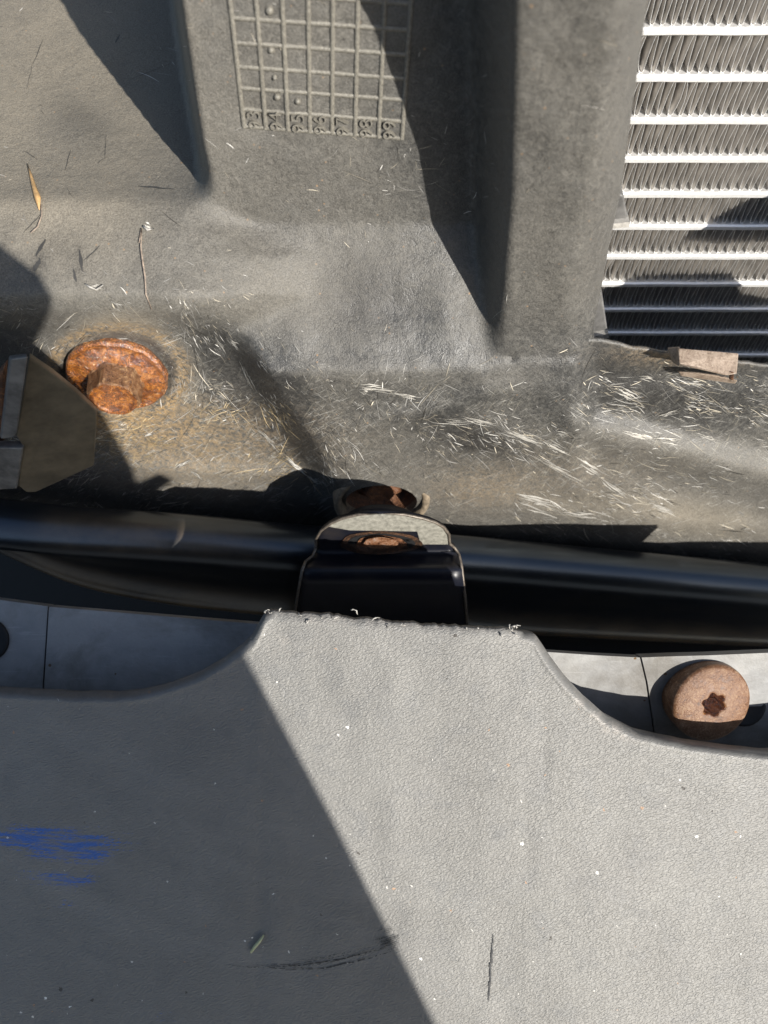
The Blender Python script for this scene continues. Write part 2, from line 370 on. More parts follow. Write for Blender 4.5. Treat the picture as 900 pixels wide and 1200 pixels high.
# little nick and blisters near the rib's foot
YM += .0012 * np.exp(-(((GX - 600) / 4) ** 2 + ((GY - 420) / 2.5) ** 2))
def panelY(px, py):
    x = np.clip(np.asarray(px, float) - X0, 0, X1 - X0 - 1.001); y = np.clip(np.asarray(py, float) - Y0, 0, Y1 - Y0 - 1.001)
    i = x.astype(int); j = y.astype(int); fx = x - i; fy = y - j
    return (YM[j, i] * (1 - fx) + YM[j, i + 1] * fx) * (1 - fy) + (YM[j + 1, i] * (1 - fx) + YM[j + 1, i + 1] * fx) * fy
def onp(px, py, lift=0.0): return at(px, py, panelY(px, py) - lift)
def blob(cx, cy, rx, ry, ang=0, p=1.0, GXY=None):
    X, Y = GXY if GXY is not None else (GX, GY); c, s = math.cos(ang), math.sin(ang)
    dx, dy = X - cx, Y - cy; u = (dx * c + dy * s) / rx; v = (-dx * s + dy * c) / ry
    return np.exp(-(u * u + v * v) ** p)
# tone laid on it: r dust, g darker patches, b rust tint
dust_sheen = .42 - .30 * sstep((GY - 330) / 100) + .26 * sstep((GY - 470) / 70)
dust_sheen = dust_sheen + .5 * blob(60, 110, 190, 260, 0, 1.6) - .15 * blob(90, 150, 50, 40) + .16 * blob(380, 345, 190, 66, 0, 1.5) + .2 * blob(250, 540, 120, 50)
dust_sheen += .25 * blob(480, 440, 160, 16) + .3 * blob(800, 590, 180, 45, .15) + .2 * blob(790, 525, 120, 18, .2) + .2 * blob(200, 370, 120, 18) + .22 * blob(580, 582, 150, 24, .06, 1.5) + .2 * blob(800, 612, 150, 24, .1, 1.5) + .18 * blob(255, 560, 120, 20, .03, 1.5)  # pale bands on convex edges and lower lip paint in sheen
dust_sheen -= .3 * blob(318, 470, 34, 120, -.71, 1.6) + .35 * blob(520, 160, 70, 260) + .02 * blob(660, 200, 60, 220) + .45 * blob(315, 470, 28, 95, -.71, 1.5) + .25 * blob(800, 460, 110, 35, .2) + .2 * blob(450, 355, 60, 40)  # less pale along the slanted band and left of the rib
blackm = 1.0 * blob(548, 512, 66, 22, .25, 1.5) + .8 * blob(318, 470, 30, 110, -.71, 1.8) + .5 * blob(345, 447, 26, 14, .6) + .55 * blob(435, 352, 52, 46, 0, 1.4) + .45 * blob(45, 310, 8, 18, .2) + .5 * blob(92, 310, 4, 22) + .3 * blob(95, 140, 50, 25, .5)  # darker patches, strongest mid-panel and along the slanted band
blackm += .55 * blob(800, 468, 120, 34, .12, 1.3) + .3 * blob(715, 440, 25, 40) + .3 * blob(690, 590, 60, 14, .2)
blackm += .35 * blob(660, 555, 90, 22, .55) + .3 * blob(330, 540, 60, 25, .3) + .25 * blob(780, 470, 100, 30)+ .25 * blob(230, 400, 60, 30, .7)
rust = .5 * blob(240, 520, 120, 42) + .7 * blob(150, 495, 70, 35) + .45 * blob(800, 415, 70, 14) + .25 * blob(560, 575, 50, 20) + .15 * blob(640, 560, 120, 30)
e = ell(138, 438, 62, 44); rust += .8 * np.exp(-((e - 1.25) / .14) ** 2); dust_sheen += .3 * np.exp(-((e - 1.4) / .25) ** 2)
FD = .04 + .5 * sstep((GY - np.where(GX < 220, 345, 425)) / 30) + .5 * blob(310, 470, 40, 110, -.71) + .6 * blob(790, 460, 120, 45, .1) + .75 * blob(235, 510, 130, 55) + .35 * blob(650, 540, 110, 50, .5) + .4 * blob(230, 385, 90, 30, .3) - .25 * blob(620, 430, 60, 40)
DIRT = np.stack([np.clip(dust_sheen, 0, 1), np.clip(blackm, 0, 1), np.clip(rust, 0, 1), np.clip(FD, 0, 1)], -1)
def sampD(px, py):
    i = np.clip(np.round(np.asarray(px) - X0), 0, X1 - X0 - 1).astype(int); j = np.clip(np.round(np.asarray(py) - Y0), 0, Y1 - Y0 - 1).astype(int)
    return DIRT[j, i]

carrier = thing('carrier_panel', 'dusty dark fibre-filled plastic front carrier panel with ribs and a date grid', 'car panel', (0.0, .125, CAMZ - .2))
# main sheet, left of the rib's outer edge
rows = np.concatenate([np.arange(-180, 400, 4.0), np.arange(400, 724, 4.0)])
cfr = np.linspace(0, 1, 288)
xrr = pl(rows, XR)
PXa = -430 + (xrr[:, None] + 430) * cfr[None]; PYa = np.repeat(rows[:, None], len(cfr), 1)
ybotf = lambda x: pl(x, [(-170, 606), (0, 632), (60, 645), (200, 668), (340, 690), (420, 722)])
ybot = ybotf(PXa); PYa = np.where(PYa > 560, 560 + (PYa - 560) * (ybot - 560) / 162.0, PYa)
eh = np.sqrt(((PXa - 447) / 42) ** 2 + ((PYa - 588) / 19) ** 2); hole = eh < .78
snap = (eh >= .78) & (eh < 1.0); PXa = np.where(snap, 447 + (PXa - 447) / np.maximum(eh, .1), PXa); PYa = np.where(snap, 588 + (PYa - 588) / np.maximum(eh, .1), PYa)
Pa = onp(PXa, PYa)
# rounded return along the rib's outer edge, then a back wall
wall = [Pa]
UVa = np.stack([PXa / 1000, (1200 - PYa) / 1000], -1)
up = rows < 396
k = 3
ext = np.repeat(Pa[:, -1:, :], k, 1)
for q, (dx, dy, dz) in enumerate([(.0008, .002, 0), (.0012, .006, 0), (.0012, .020, 0)]):
    ext[:, q, 0] += np.where(up, dx, .0); ext[:, q, 1] += np.where(up, dy, 0); ext[:, q, 2] += np.where(up, dz, 0)
    ext[:, q] = np.where(up[:, None], ext[:, q], onp(xrr + 1.5 * (q + 1), rows, -.00012 * (q + 1)))
P = np.concatenate([Pa, ext], 1); UV = np.concatenate([UVa, np.repeat(UVa[:, -1:], k, 1)], 1)
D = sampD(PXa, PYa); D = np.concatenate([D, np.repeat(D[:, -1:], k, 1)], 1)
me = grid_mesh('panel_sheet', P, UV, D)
# cut the bolt pocket out of the sheet
bm = bmesh.new(); bm.from_mesh(me); bm.verts.ensure_lookup_table()
nC = P.shape[1]
hid = {r * nC + c for r, c in zip(*np.nonzero(hole))}
dead = [f for f in bm.faces if any(v.index in hid for v in f.verts)]
bmesh.ops.delete(bm, geom=dead, context='FACES'); bm.to_mesh(me); bm.free()
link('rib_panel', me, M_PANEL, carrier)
# right-hand wing, below the radiator opening
YT = [(690, 397), (700, 398), (712, 400), (735, 405), (770, 411), (800, 416), (850, 423), (900, 428), (925, 425), (950, 416), (978, 405), (1008, 396), (1040, 384), (1115, 380), (1190, 380), (1198, 409), (1232, 417), (1300, 423)]  # part beyond the view raised to cast shade on the radiator
xs = np.arange(690, 1300, 4.0); fr = np.linspace(0, 1, 84)
yt = pl(xs, YT) + 1.2 * np.interp(xs, np.arange(680, 1310, 9), rng.normal(0, .8, 70))
PXb = np.repeat(xs[None], len(fr), 0); PYb = yt[None] + (722 - yt[None]) * fr[:, None]
Pb = onp(PXb, PYb)
top = np.repeat(Pb[:1], 3, 0)
for q, (dy, dz) in enumerate([(.0165, -.034), (.004, -.0045), (.0012, -.0006)]): top[q, :, 1] += dy; top[q, :, 2] += dz
UVb = np.stack([PXb / 1000, (1200 - PYb) / 1000], -1); Db = sampD(PXb, PYb)
link('lower_panel_wing', grid_mesh('panel_wing', np.concatenate([top, Pb], 0), np.concatenate([np.repeat(UVb[:1], 3, 0), UVb], 0), np.concatenate([np.repeat(Db[:1], 3, 0), Db], 0)), M_PANEL, carrier)
# small webs behind the rib at the radiator opening
for pts, yy in (([(724, 226), (731, 229), (737, 262), (712, 266), (704, 240)], .150), ([(700, 338), (706, 345), (713, 394), (688, 399), (684, 350)], .137)):
    o = link('edge_web', extrude_poly('edge_web', at([p[0] for p in pts], [p[1] for p in pts], yy), (0, .02, 0), bevel=.0004), M_GREYST, carrier, False)
pc = [(712, 263), (738, 260), (738, 266), (711, 269)]
link('web_lip', extrude_poly('web_lip', at([p[0] for p in pc], [p[1] for p in pc], .1485), (0, .003, 0)), M_WHITE, carrier, False)
pc = [(688, 396), (713, 391), (714, 396), (688, 400)]
link('web_lip', extrude_poly('web_lip', at([p[0] for p in pc], [p[1] for p in pc], .1355), (0, .003, 0)), M_WHITE, carrier, False)
# lug added outside the view, shaped to cast its shade on the core
pg = at(np.array([944, 969, 1020, 1085, 1090, 990]), np.array([304, 289, 264, 244, 306, 309]), .152)
link('shade_lug', extrude_poly('shade_lug', pg, (0, .006, 0), bevel=.001), M_PANEL, carrier, False)

# date grid on the plate
colx = [((269.5, 0), (286, 149)), ((300, 0), (311.5, 151)), ((330.5, 0), (337.5, 153)), ((361, 0), (363, 155)), ((390, 0), (389, 157)), ((419.5, 0), (416, 159)), ((451, 0), (443.5, 161)), ((482, 0), (471, 163))]
rowy = [148, 128, 103, 78, 50, 21, -10, -44]
def bar(name, a, b, w, h):
    n = 9; pa = np.linspace(a[0], b[0], n); pb = np.linspace(a[1], b[1], n)
    c = onp(pa, pb); d = c[-1] - c[0]; d /= np.linalg.norm(d); s = np.cross(d, [0, 1, 0]); s /= np.linalg.norm(s)
    nn = np.array([0, -1, 0.0])
    vs = []
    for p in c:
        for (u, v) in ((-w / 2, .0003), (-w * .34, -h), (w * .34, -h), (w / 2, .0003)):
            vs.append(p + s * u + nn * (-v))
    fs = []
    for i in range(n - 1):
        for q in range(3): fs.append((i * 4 + q, i * 4 + q + 1, i * 4 + q + 5, i * 4 + q + 4))
    m_ = mesh(name, vs, fs)
    return m_
M_GRID = mat_plain('dusty_raised_lines', (.150, .140, .118), .5, 0, .35, 1500, .5)
for (a, b) in colx:
    tx = (b[0] - a[0]) / (b[1] - a[1])
    a2 = (a[0] - 60 * tx, a[1] - 60)
    link('grid_line', bar('grid_line', a2, b, .0010, .00034), M_GRID, carrier)
for y in rowy:
    f = lambda side: (colx[side][0][0] + (colx[side][1][0] - colx[side][0][0]) * (y + (14 if side else 0)) / 150.0, y + (14 if side else 0))
    link('grid_line', bar('grid_line', f(0), f(-1), .0009, .00026), M_GRID, carrier)
for i, s in enumerate(['93', '94', '95', '96', '97', '98', '99']):
    cu = bpy.data.curves.new('numeral', 'FONT'); cu.body = s; cu.size = .0037; cu.extrude = .0006; cu.align_x = 'CENTER'; cu.align_y = 'CENTER'; cu.offset = -.00007
    tmp = bpy.data.objects.new('numeral_curve', cu); COL.objects.link(tmp)
    dg = bpy.context.evaluated_depsgraph_get(); me = bpy.data.meshes.new_from_object(tmp.evaluated_get(dg)); bpy.data.objects.remove(tmp); bpy.data.curves.remove(cu)
    cxp = (colx[i][1][0] + colx[i + 1][1][0]) / 2 - .5 + .5; cyp = 139 + i * 2.0
    p = onp(cxp, cyp, .00012)
    R = np.array([[0, -1.0, 0], [0, 0, -1.0], [1.12, 0, 0]])       # reads upward on the plate
    v = np.empty(len(me.vertices) * 3, np.float32); me.vertices.foreach_get('co', v); v = v.reshape(-1, 3) @ R.T + p
    me.vertices.foreach_set('co', v.astype(np.float32).reshape(-1)); me.update()
    me.materials.clear()
    link('numeral', me, M_GRID, carrier, False)
for (x, y, r) in ((318, 58, 4.2), (325, 113, 4.0), (349, 118, 4.0), (322, 90, 3.0), (316, 12, 5)):
    p = onp(x, y); rr = r * .142 / ray(x, y)[1] / 900
    link('stud', lathe('stud', [(rr, -.0004), (rr * .95, .0003), (rr * .6, .0007), (0, .0009)], p, (0, -1, 0), 14), M_GRID, carrier)

# glass fibres and torn slivers lying in the skin
def slivers(n, dens, angf, lenf, widf, colf, lift=.00006, seed=1):
    r = np.random.default_rng(seed); vs = []; fs = []; cs = []
    cnt = 0
    while cnt < n:
        x = r.uniform(-20, 920); y = r.uniform(-10, 690)
        if r.random() > dens(x, y): continue
        if x > pl(y, XR) - 3 and y < pl(x, YT) + 3: continue
        if y > ybotf(x) - 12: continue
        if ((x - 447) / 74) ** 2 + ((y - 588) / 44) ** 2 < 1: continue
        a = angf(x, y, r); L = lenf(x, y, r); w = widf(x, y, r); c = colf(x, y, r)
        bend = r.normal(0, .16); k = 5; tt = np.linspace(-.5, .5, k)
        aa = a + bend * tt * 2; px = x + np.cumsum(np.cos(aa)) * L / k; py = y + np.cumsum(np.sin(aa)) * L / k
        if (px > pl(py, XR) - 3).any() and (py < pl(px, YT) + 3).any(): continue
        ww = w * np.sin(np.pi * (tt + .52) * .96) ** .6
        nx, ny = -np.sin(aa), np.cos(aa)
        A_ = onp(px + nx * ww / 2, py + ny * ww / 2, lift); B_ = onp(px - nx * ww / 2, py - ny * ww / 2, lift * 1.2)
        b0 = len(vs); 
        for q in range(k): vs += [A_[q], B_[q]]; cs += [c, c]
        for q in range(k - 1): fs.append((b0 + 2 * q, b0 + 2 * q + 1, b0 + 2 * q + 3, b0 + 2 * q + 2))
        cnt += 1
    return vs, fs, cs
CL = vnoise((760, 960), 38, 77) * .6 + vnoise((760, 960), 15, 78) * .4
def dens(x, y):
    d = .012
    if y > (345 if x < 230 else 425): d = .16 + .2 * (y > 445)
    d += .5 * float(blob(310, 470, 40, 110, -.71, 1, (x, y))) + .6 * float(blob(790, 460, 110, 45, .1, 1, (x, y))) + .4 * float(blob(230, 500, 110, 50, 0, 1, (x, y))) + .3 * float(blob(650, 540, 110, 50, .5, 1, (x, y))) + .35 * float(blob(230, 385, 90, 30, .3, 1, (x, y)))
    d += .10 * float(blob(480, 200, 60, 60, 0, 1, (x, y)))
    if 570 < x < 700 and 380 < y < 480: d *= .35
    d *= float(sstep((CL[int(y) + 20, int(x) + 25] - .38) / .28))
    if y < 470 and 390 < x < 690: d *= .5
    return min(d, 1)
def angf(x, y, r):
    if x > 690: return r.normal(.32, .30)
    if abs((y - 380) * .86 + 262 - x) < 60 and y > 345: return r.normal(.95, .25)
    if x < 240 and y < 480 and y > 370:
        return math.atan2(y - 438, (x - 138) * .6) + math.pi / 2 + r.normal(0, .35)
    if x < 380: return r.normal(-.4, .40) if y > 480 else r.normal(.6, .45)
    if x > 500 and y > 470: return r.normal(.55, .30)
    return r.uniform(-1.57, 1.57)
lenf = lambda x, y, r: float(np.clip(r.lognormal(2.2, .7), 2.5, 46))
widf = lambda x, y, r: float(np.clip(r.lognormal(-.75, .38), .28, 1.1))
def colf(x, y, r):
    q = r.random(); g = r.uniform(.12, .34) if r.random() < .80 else r.uniform(.45, .68)
    if 120 < x < 360 and 470 < y < 570 and q < .6: return (g, g * .78, g * .46)
    if q < .35: return (g, g * .90, g * .72)
    if q < .85: return (g, g * .97, g * .91)
    return (.03, .028, .025)
vs, fs, cs = slivers(5000, dens, angf, lenf, widf, colf)
# named long tears: x0,y0,x1,y1,width
for (ax, ay, bx, by, w) in [(414, 452, 470, 461, 5), (455, 459, 499, 467, 5), (536, 488, 585, 502, 4), (590, 504, 640, 522, 5), (632, 515, 672, 535, 7), (672, 538, 712, 560, 6), (700, 556, 742, 585, 4), (756, 588, 794, 602, 4), (600, 582, 660, 600, 8), (655, 600, 705, 607, 5), (722, 457, 750, 472, 6), (728, 505, 770, 516, 5), (765, 512, 800, 516, 5), (650, 505, 668, 512, 4), (330, 530, 362, 556, 5), (300, 500, 330, 530, 3), (358, 556, 382, 570, 3), (300, 415, 316, 440, 3.5), (265, 395, 282, 412, 3), (168, 262, 178, 268, 5), (100, 333, 122, 337, 4), (275, 372, 281, 400, 2.5), (745, 440, 770, 446, 4), (770, 490, 800, 480, 3), (810, 505, 850, 520, 4), (840, 470, 860, 490, 3), (420, 455, 436, 462, 6), (610, 525, 690, 570, 3), (500, 492, 560, 497, 2.5), (250, 390, 268, 425, 2), (280, 420, 300, 462, 2), (205, 548, 226, 538, 3), (215, 545, 240, 562, 2)]:
    for rep in range(7):
        n = 9; tt = np.linspace(0, 1, n); L = math.hypot(bx - ax, by - ay); nx, ny = -(by - ay) / L, (bx - ax) / L
        off = rng.normal(0, w * .42); u0 = rng.uniform(0, .45); u1 = rng.uniform(.55, 1);  tu = u0 + (u1 - u0) * tt; wob = np.cumsum(rng.normal(0, .45, n)) + off; px = ax + (bx - ax) * tu + nx * wob; py = ay + (by - ay) * tu + ny * wob
        ww = w * rng.uniform(.14, .42) * np.sin(np.pi * np.clip(tt, .03, .97)) ** .7 * rng.uniform(.35, 1.0, n)
        A_ = onp(px + nx * ww / 2, py + ny * ww / 2, .00010); B_ = onp(px - nx * ww / 2, py - ny * ww / 2, .00022); b0 = len(vs); g = rng.uniform(.34, .66)
        for q in range(n): vs += [A_[q], B_[q]]; cs += [(g, g * .96, g * .88)] * 2
        for q in range(n - 1): fs.append((b0 + 2 * q, b0 + 2 * q + 1, b0 + 2 * q + 3, b0 + 2 * q + 2))
# short dark scratches on the dusty shelf
for (ax, ay, bx, by, w) in [(50, 45, 36, 75, 1.2), (36, 75, 28, 105, .9), (125, 158, 122, 186, 1.2), (122, 186, 114, 190, .9), (83, 175, 76, 200, 1.2), (28, 176, 44, 186, .9), (98, 305, 118, 288, 1.8), (92, 292, 96, 318, 5), (42, 300, 52, 280, 5), (40, 318, 46, 302, 7), (86, 315, 90, 330, 4), (162, 218, 205, 222, 2.5), (28, 272, 48, 250, 1.2), (135, 50, 140, 40, 2.5), (150, 95, 200, 76, .8)]:
    n = 7; tt = np.linspace(0, 1, n); L = math.hypot(bx - ax, by - ay); nx, ny = -(by - ay) / L, (bx - ax) / L
    px = ax + (bx - ax) * tt + nx * np.cumsum(rng.normal(0, .5, n)); py = ay + (by - ay) * tt + ny * np.cumsum(rng.normal(0, .5, n)); ww = w * np.sin(np.pi * np.clip(tt, .06, .94)) ** .6 * rng.uniform(.5, 1, n)
    A_ = onp(px + nx * ww / 2, py + ny * ww / 2, .00008); B_ = onp(px - nx * ww / 2, py - ny * ww / 2, .00008); b0 = len(vs)
    for q in range(n): vs += [A_[q], B_[q]]; cs += [(.045, .043, .040)] * 2
    for q in range(n - 1): fs.append((b0 + 2 * q, b0 + 2 * q + 1, b0 + 2 * q + 3, b0 + 2 * q + 2))
me = mesh('surface_fibres', vs, fs)
ca = me.color_attributes.new('dirt', 'FLOAT_COLOR', 'POINT'); ca.data.foreach_set('color', np.concatenate([np.array(cs, np.float32), np.ones((len(cs), 1), np.float32)], 1).reshape(-1))
tag(link('surface_fibres', me, M_FIBRE, carrier), kind='stuff')

# bolt pocket in the panel with its sleeve
pk = at(447, 588, .1229); pax = np.array([0.05, -1, .10]); pax /= np.linalg.norm(pax)
M_SLEEVE = mat_plain('dusty_brown_sleeve', (.19, .15, .105), .6, .1, .5, 600, .5)
link('pocket_sleeve', lathe('pocket_sleeve', [(.0150, -.0035), (.0148, .0008), (.0139, .0014), (.0128, .0010), (.0124, -.001), (.0122, -.0045)], pk, pax, 56, cap=False, wob=.012), M_SLEEVE, carrier)
link('pocket_bore', lathe('pocket_bore', [(.0123, -.004), (.0119, -.0115), (.0, -.0117)], pk, pax, 56, cap=False, wob=.01), M_DARKRUST, carrier)
pb = thing('recessed_bolt', 'dark rusty bolt deep in the panel pocket behind the bracket tongue', 'bolt', pk - pax * .010)
link('washer', lathe('washer', [(.0092, .0002), (.0092, .0016), (.0086, .002), (.004, .0021), (0, .0021)], pk - pax * .0100, pax, 32, wob=.02), M_DARKRUST, pb)
link('head', lathe('head', [(.0056, .002), (.0056, .0058), (.0048, .0066), (.0035, .0064), (0, .0058)], pk - pax * .0100, pax, 6), M_DARKRUST, pb, False)

# ------------------------------------------------------------------ radiator
YR, PITCH = .180, .01065
rad = thing('radiator', 'bare aluminium radiator core with flat white tubes and folded fins', 'radiator', (.1, YR, CAMZ - .15))
z0 = at(450, 38, YR)[2]
RX0, RX1 = .035, .175
for n in range(-3, 15):
    z = z0 - n * PITCH; hh = .00094
    prof_ = [(.0, hh * .55), (.0005, hh), (.018, hh), (.018, -hh), (.0005, -hh), (0, -hh * .55)]
    vs = []; xs_ = np.linspace(RX0, RX1, 24)
    for x in xs_:
        for (a, b) in prof_: vs.append((x, YR + a, z + b + .00006 * math.sin(x * 300 + n)))
    fs = [(i * 6 + q, i * 6 + (q + 1) % 6, (i + 1) * 6 + (q + 1) % 6, (i + 1) * 6 + q) for i in range(23) for q in range(6)]
    link('tube', mesh('tube', vs, fs), M_ALU, rad, False)
    zb = z - PITCH + hh - .0001; zt = z - hh + .0001; w = .00262
    pts = []; x = RX0 + random.uniform(0, w)
    bent = {random.randrange(8, 40): random.uniform(-.0011, .0011) for _ in range(2)}; kk = 0
    while x < RX1:
        wj = w * random.uniform(.90, 1.10); dv = bent.get(kk, 0); h = zt - zb
        for (fx, fz) in ((.00, .06), (.02, .25), (.06, .5), (.13, .75), (.20, .90), (.27, .98), (.33, 1.0), (.39, .97), (.45, .85), (.48, .6), (.52, .4), (.58, .15), (.66, .03), (.76, 0.0), (.88, .015)):
            pts.append((x + fx * wj + dv * math.sin(math.pi * fz), zb + fz * h))
        x += wj; kk += 1
    vs = []
    for (x, zz) in pts: vs += [(x, YR + .0012, zz), (x, YR + .0165, zz)]
    fs = [(2 * i, 2 * i + 1, 2 * i + 3, 2 * i + 2) for i in range(len(pts) - 1)]
    o = link('fin_strip', mesh('fin_strip', vs, fs), M_FIN, rad)
    s = o.modifiers.new('s', 'SOLIDIFY'); s.thickness = .00016; s.offset = 0; o.data.materials.append(M_EDGE); s.material_offset_rim = 1
link('dark_backing', mesh('dark_backing', [(RX0, YR + .0195, CAMZ), (RX1 + .2, YR + .0195, CAMZ), (RX1 + .2, YR + .0195, CAMZ - .4), (RX0, YR + .0195, CAMZ - .4)], [(0, 1, 2, 3)]), M_DARK, rad, False)  # added near-black sheet standing in for the dark behind the core

# ------------------------------------------------------------------ black cross bar
bx = np.arange(-450, 1361, 15.0)
ytb = gsm(pl(bx, [(-150, 577), (0, 586), (50, 594), (200, 604), (350, 618), (540, 630), (900, 664), (1060, 680)]), 2)
ybb = gsm(pl(bx, [(-150, 590), (0, 646), (50, 672), (100, 690), (200, 708), (300, 719), (540, 737), (640, 744), (900, 757), (1060, 765)]), 2)
bY = pl(bx, [(-150, .112), (0, .113), (200, .1142), (600, .1175), (900, .1155), (1060, .115)])
r = .0078
T = at(bx, ytb, bY) - np.array([0, 1.545 * r, -.16 * r])
Bm = at(bx, ybb, T[:, 1] + .0015)
prf = []
def addp(base, dy, dz): prf.append(base + np.array([0, dy, dz]))
addp(T, 2 * r, -.035); addp(T, 2 * r, -r - .004)
for a in np.linspace(-90, 90, 13): addp(T, r - r * math.sin(math.radians(a)), -r + r * math.cos(math.radians(a)))
for f_ in (.12, .4, .7): prf.append(T + np.array([0, 0, -r]) + (Bm - T + np.array([0, .0040, .008 + r])) * f_)
for a in np.linspace(40, 160, 9): addp(Bm, .0044 - .0044 * math.sin(math.radians(a)), .0048 * math.cos(math.radians(a)))
addp(Bm, .012, -.004)
PBAR = np.stack(prf, 0)
xbar = thing('cross_bar', 'glossy black painted cross bar running along the gap behind the bumper', 'bar', V(T[40]))
BAR_SHEEN = np.zeros(PBAR.shape[:2] + (3,)); nr = PBAR.shape[0]
BAR_SHEEN[2:15, :, 0] = (.6 * np.exp(-((np.arange(13) - 8) / 2.5) ** 2))[:, None] * (sstep((bx - 20) / 60) * (1 - sstep((bx - 250) / 90)))[None]  # brown sheen painted on the top-left, standing for reflected panel light
BAR_SHEEN[18:-1, :, 0] = .8 * (sstep((bx + 10) / 70) * (1 - .6 * sstep((bx - 300) / 200)))[None]  # brown reflection painted along the lower lip
link('beam', grid_mesh('beam', PBAR, None, BAR_SHEEN), M_BAR, xbar)
# grazed bare streak beside the bracket
sx = np.linspace(546, 652, 14); sy = 705 + (sx - 546) * .10; Ysk = np.interp(sx, bx, bY) + .0002
# ------------------------------------------------------------------ bracket standing on the bar
brk = thing('mounting_bracket', 'black steel bracket with a round-topped tongue standing before the bar', 'bracket', at(447, 725, .106))
outl = [(338, 790), (345, 722), (350, 690), (354, 668), (358, 658), (366, 652), (370, 643), (370, 632), (376, 622), (388, 613), (402, 607), (420, 603), (447, 601.5), (474, 603), (494, 607), (510, 612), (520, 618), (526, 626), (527, 637), (533, 642), (538, 650), (541, 664), (545, 700), (552, 790)]
ox = np.array([p[0] for p in outl]); oy = np.array([p[1] for p in outl])
def tabY(py): return pl(py, [(590, .1035), (646, .1028), (657, .0985), (668, .0940), (720, .0920), (800, .0905)])
pts = at(ox, oy, tabY(oy))
th = np.linspace(0, 2 * math.pi, 25)[:-1]
def split_poly(lo, hi): pass
ry = np.array([601.8, 602.6, 604, 606.5, 610, 615, 620, 626, 632, 637, 642, 647, 652, 657, 662, 670, 685, 705, 730, 760, 790])
kk = 12
lx = np.interp(ry, oy[:kk + 1][::-1], ox[:kk + 1][::-1]); rx = np.interp(ry, oy[12:], ox[12:])
fc = np.linspace(0, 1, 17)
TX = lx[:, None] + (rx - lx)[:, None] * fc[None]; TY = np.repeat(ry[:, None], 17, 1)
tg = link('tongue_plate', grid_mesh('tongue_plate', at(TX, TY, tabY(TY) + .0004 * np.exp(-((TY - 652) / 9) ** 2))), M_BRK, brk)
sm_ = tg.modifiers.new('s', 'SOLIDIFY'); sm_.thickness = .0012; sm_.offset = -1
M_HOLE = mat_rust('rusty_black_hole', [(.004, .003, .003), (.012, .007, .004), (.05, .022, .010), (.16, .07, .03)], .4)
e_ = np.linspace(0, 2 * math.pi, 41)[:-1]
def oval(name, a_, b_, lift, mat, par, jit=0):
    w_ = 1 + jit * (np.sin(3 * e_ + 1) + .7 * np.sin(7 * e_)); qx = 446 + a_ * w_ * np.cos(e_); qy = 636.5 + b_ * w_ * np.sin(e_)
    return link(name, extrude_poly(name, at(qx, qy, tabY(qy) - lift), (0, .0001, 0)), mat, par, False)
oval('rust_ring', 48, 13.5, .0003, M_HOLE, brk, .03)
oval('tongue_hole_shade', 40, 10.5, .00045, M_DARK, brk, .02)  # flat near-black oval paints the shaded depth of the hole
M_SUNLIT_TIP = mat_plain('dusty_sunlit_tip', (.25, .24, .205), .5, .15, .4, 700, .3)
# worn bright rim along the tongue's edge
rim = at(ox, oy, tabY(oy) - .0001)
link('worn_rim', tube('worn_rim', list(rim), .00042, 6), M_WORN, brk)
# pale dusty tip, painted over the sunlit area down to its shadow line
ta = np.array([(384, 617), (402, 608.5), (420, 604.5), (447, 603), (474, 604.5), (494, 608.5), (510, 613.5), (519, 620), (524, 628), (525, 638), (493, 638), (489, 623), (450, 622), (410, 621.5)], float)
link('sunlit_tip', extrude_poly('sunlit_tip', at(ta[:, 0], ta[:, 1], tabY(ta[:, 1]) - .00025), (0, .0002, 0)), M_SUNLIT_TIP, brk, False)
link('light_stop', lathe('light_stop', [(.0125, -.0035), (.0125, -.0008), (.0, -.0008)], at(446, 632, .1070), (0, -1, .1), 32), M_BRK, brk)  # unseen disc added behind the tongue to stop sun passing through
tb = thing('tongue_bolt', 'rusty bolt end sitting in the bracket tongue hole', 'bolt', at(444, 637, .106))
M_SHANK = mat_rust('shank_rust', [(.04, .016, .008), (.12, .05, .022), (.24, .12, .065), (.30, .25, .21)], .35)
oval('washer', 29, 8.5, .0008, M_DARKRUST, tb, .04); oval('shank', 20, 6.5, .0018, M_SHANK, tb, .03)

# ------------------------------------------------------------------ bumper skin
YTB = [(-160, 805), (0, 808), (90, 813), (135, 813), (160, 811), (200, 802), (235, 787), (262, 771), (282, 756), (296, 742), (306, 724), (311, 716), (318, 715), (350, 718), (395, 722), (470, 730), (600, 738), (620, 740), (627, 742), (634, 752), (643, 766), (660, 789), (685, 816), (710, 838), (745, 857), (775, 864), (800, 869), (850, 876), (900, 882), (960, 882), (1060, 858), (1650, 840)]
def bdepth(px, py):
    d = .1785 + .000012 * (py - 720) - .0000055 * 0 * px + .0015 * np.minimum(1.5, ((np.asarray(px) - 450) / 450) ** 2)
    return d
xs = np.concatenate([np.arange(-560, -160, 20.0), np.arange(-160, 290, 5.0), np.arange(290, 316, 2.0), np.arange(316, 614, 3.0), np.arange(614, 646, 2.0), np.arange(646, 1062, 5.0), np.arange(1070, 1640, 20.0)])
ye = pl(xs, YTB)
ye = np.where((xs > 335) & (xs < 605), ye + np.interp(xs, np.arange(300, 640, 5), rng.normal(0, 1.1, 68)), ye + np.interp(xs, np.arange(-160, 1660, 14), rng.normal(0, .5, 130)))
sl_ = np.gradient(ye, xs); slope = np.minimum(gsm(np.sqrt(1 + sl_ ** 2), 3), 2.1)
offs = np.array([0, 1.2, 2.6, 4.2, 6, 8, 10, 12.5, 15, 18, 22] + list(np.arange(27, 120, 6)) + list(np.arange(120, 700, 14)), float)
DP = []; UVs = []; AT = []
PXc = np.repeat(xs[None], len(offs), 0)
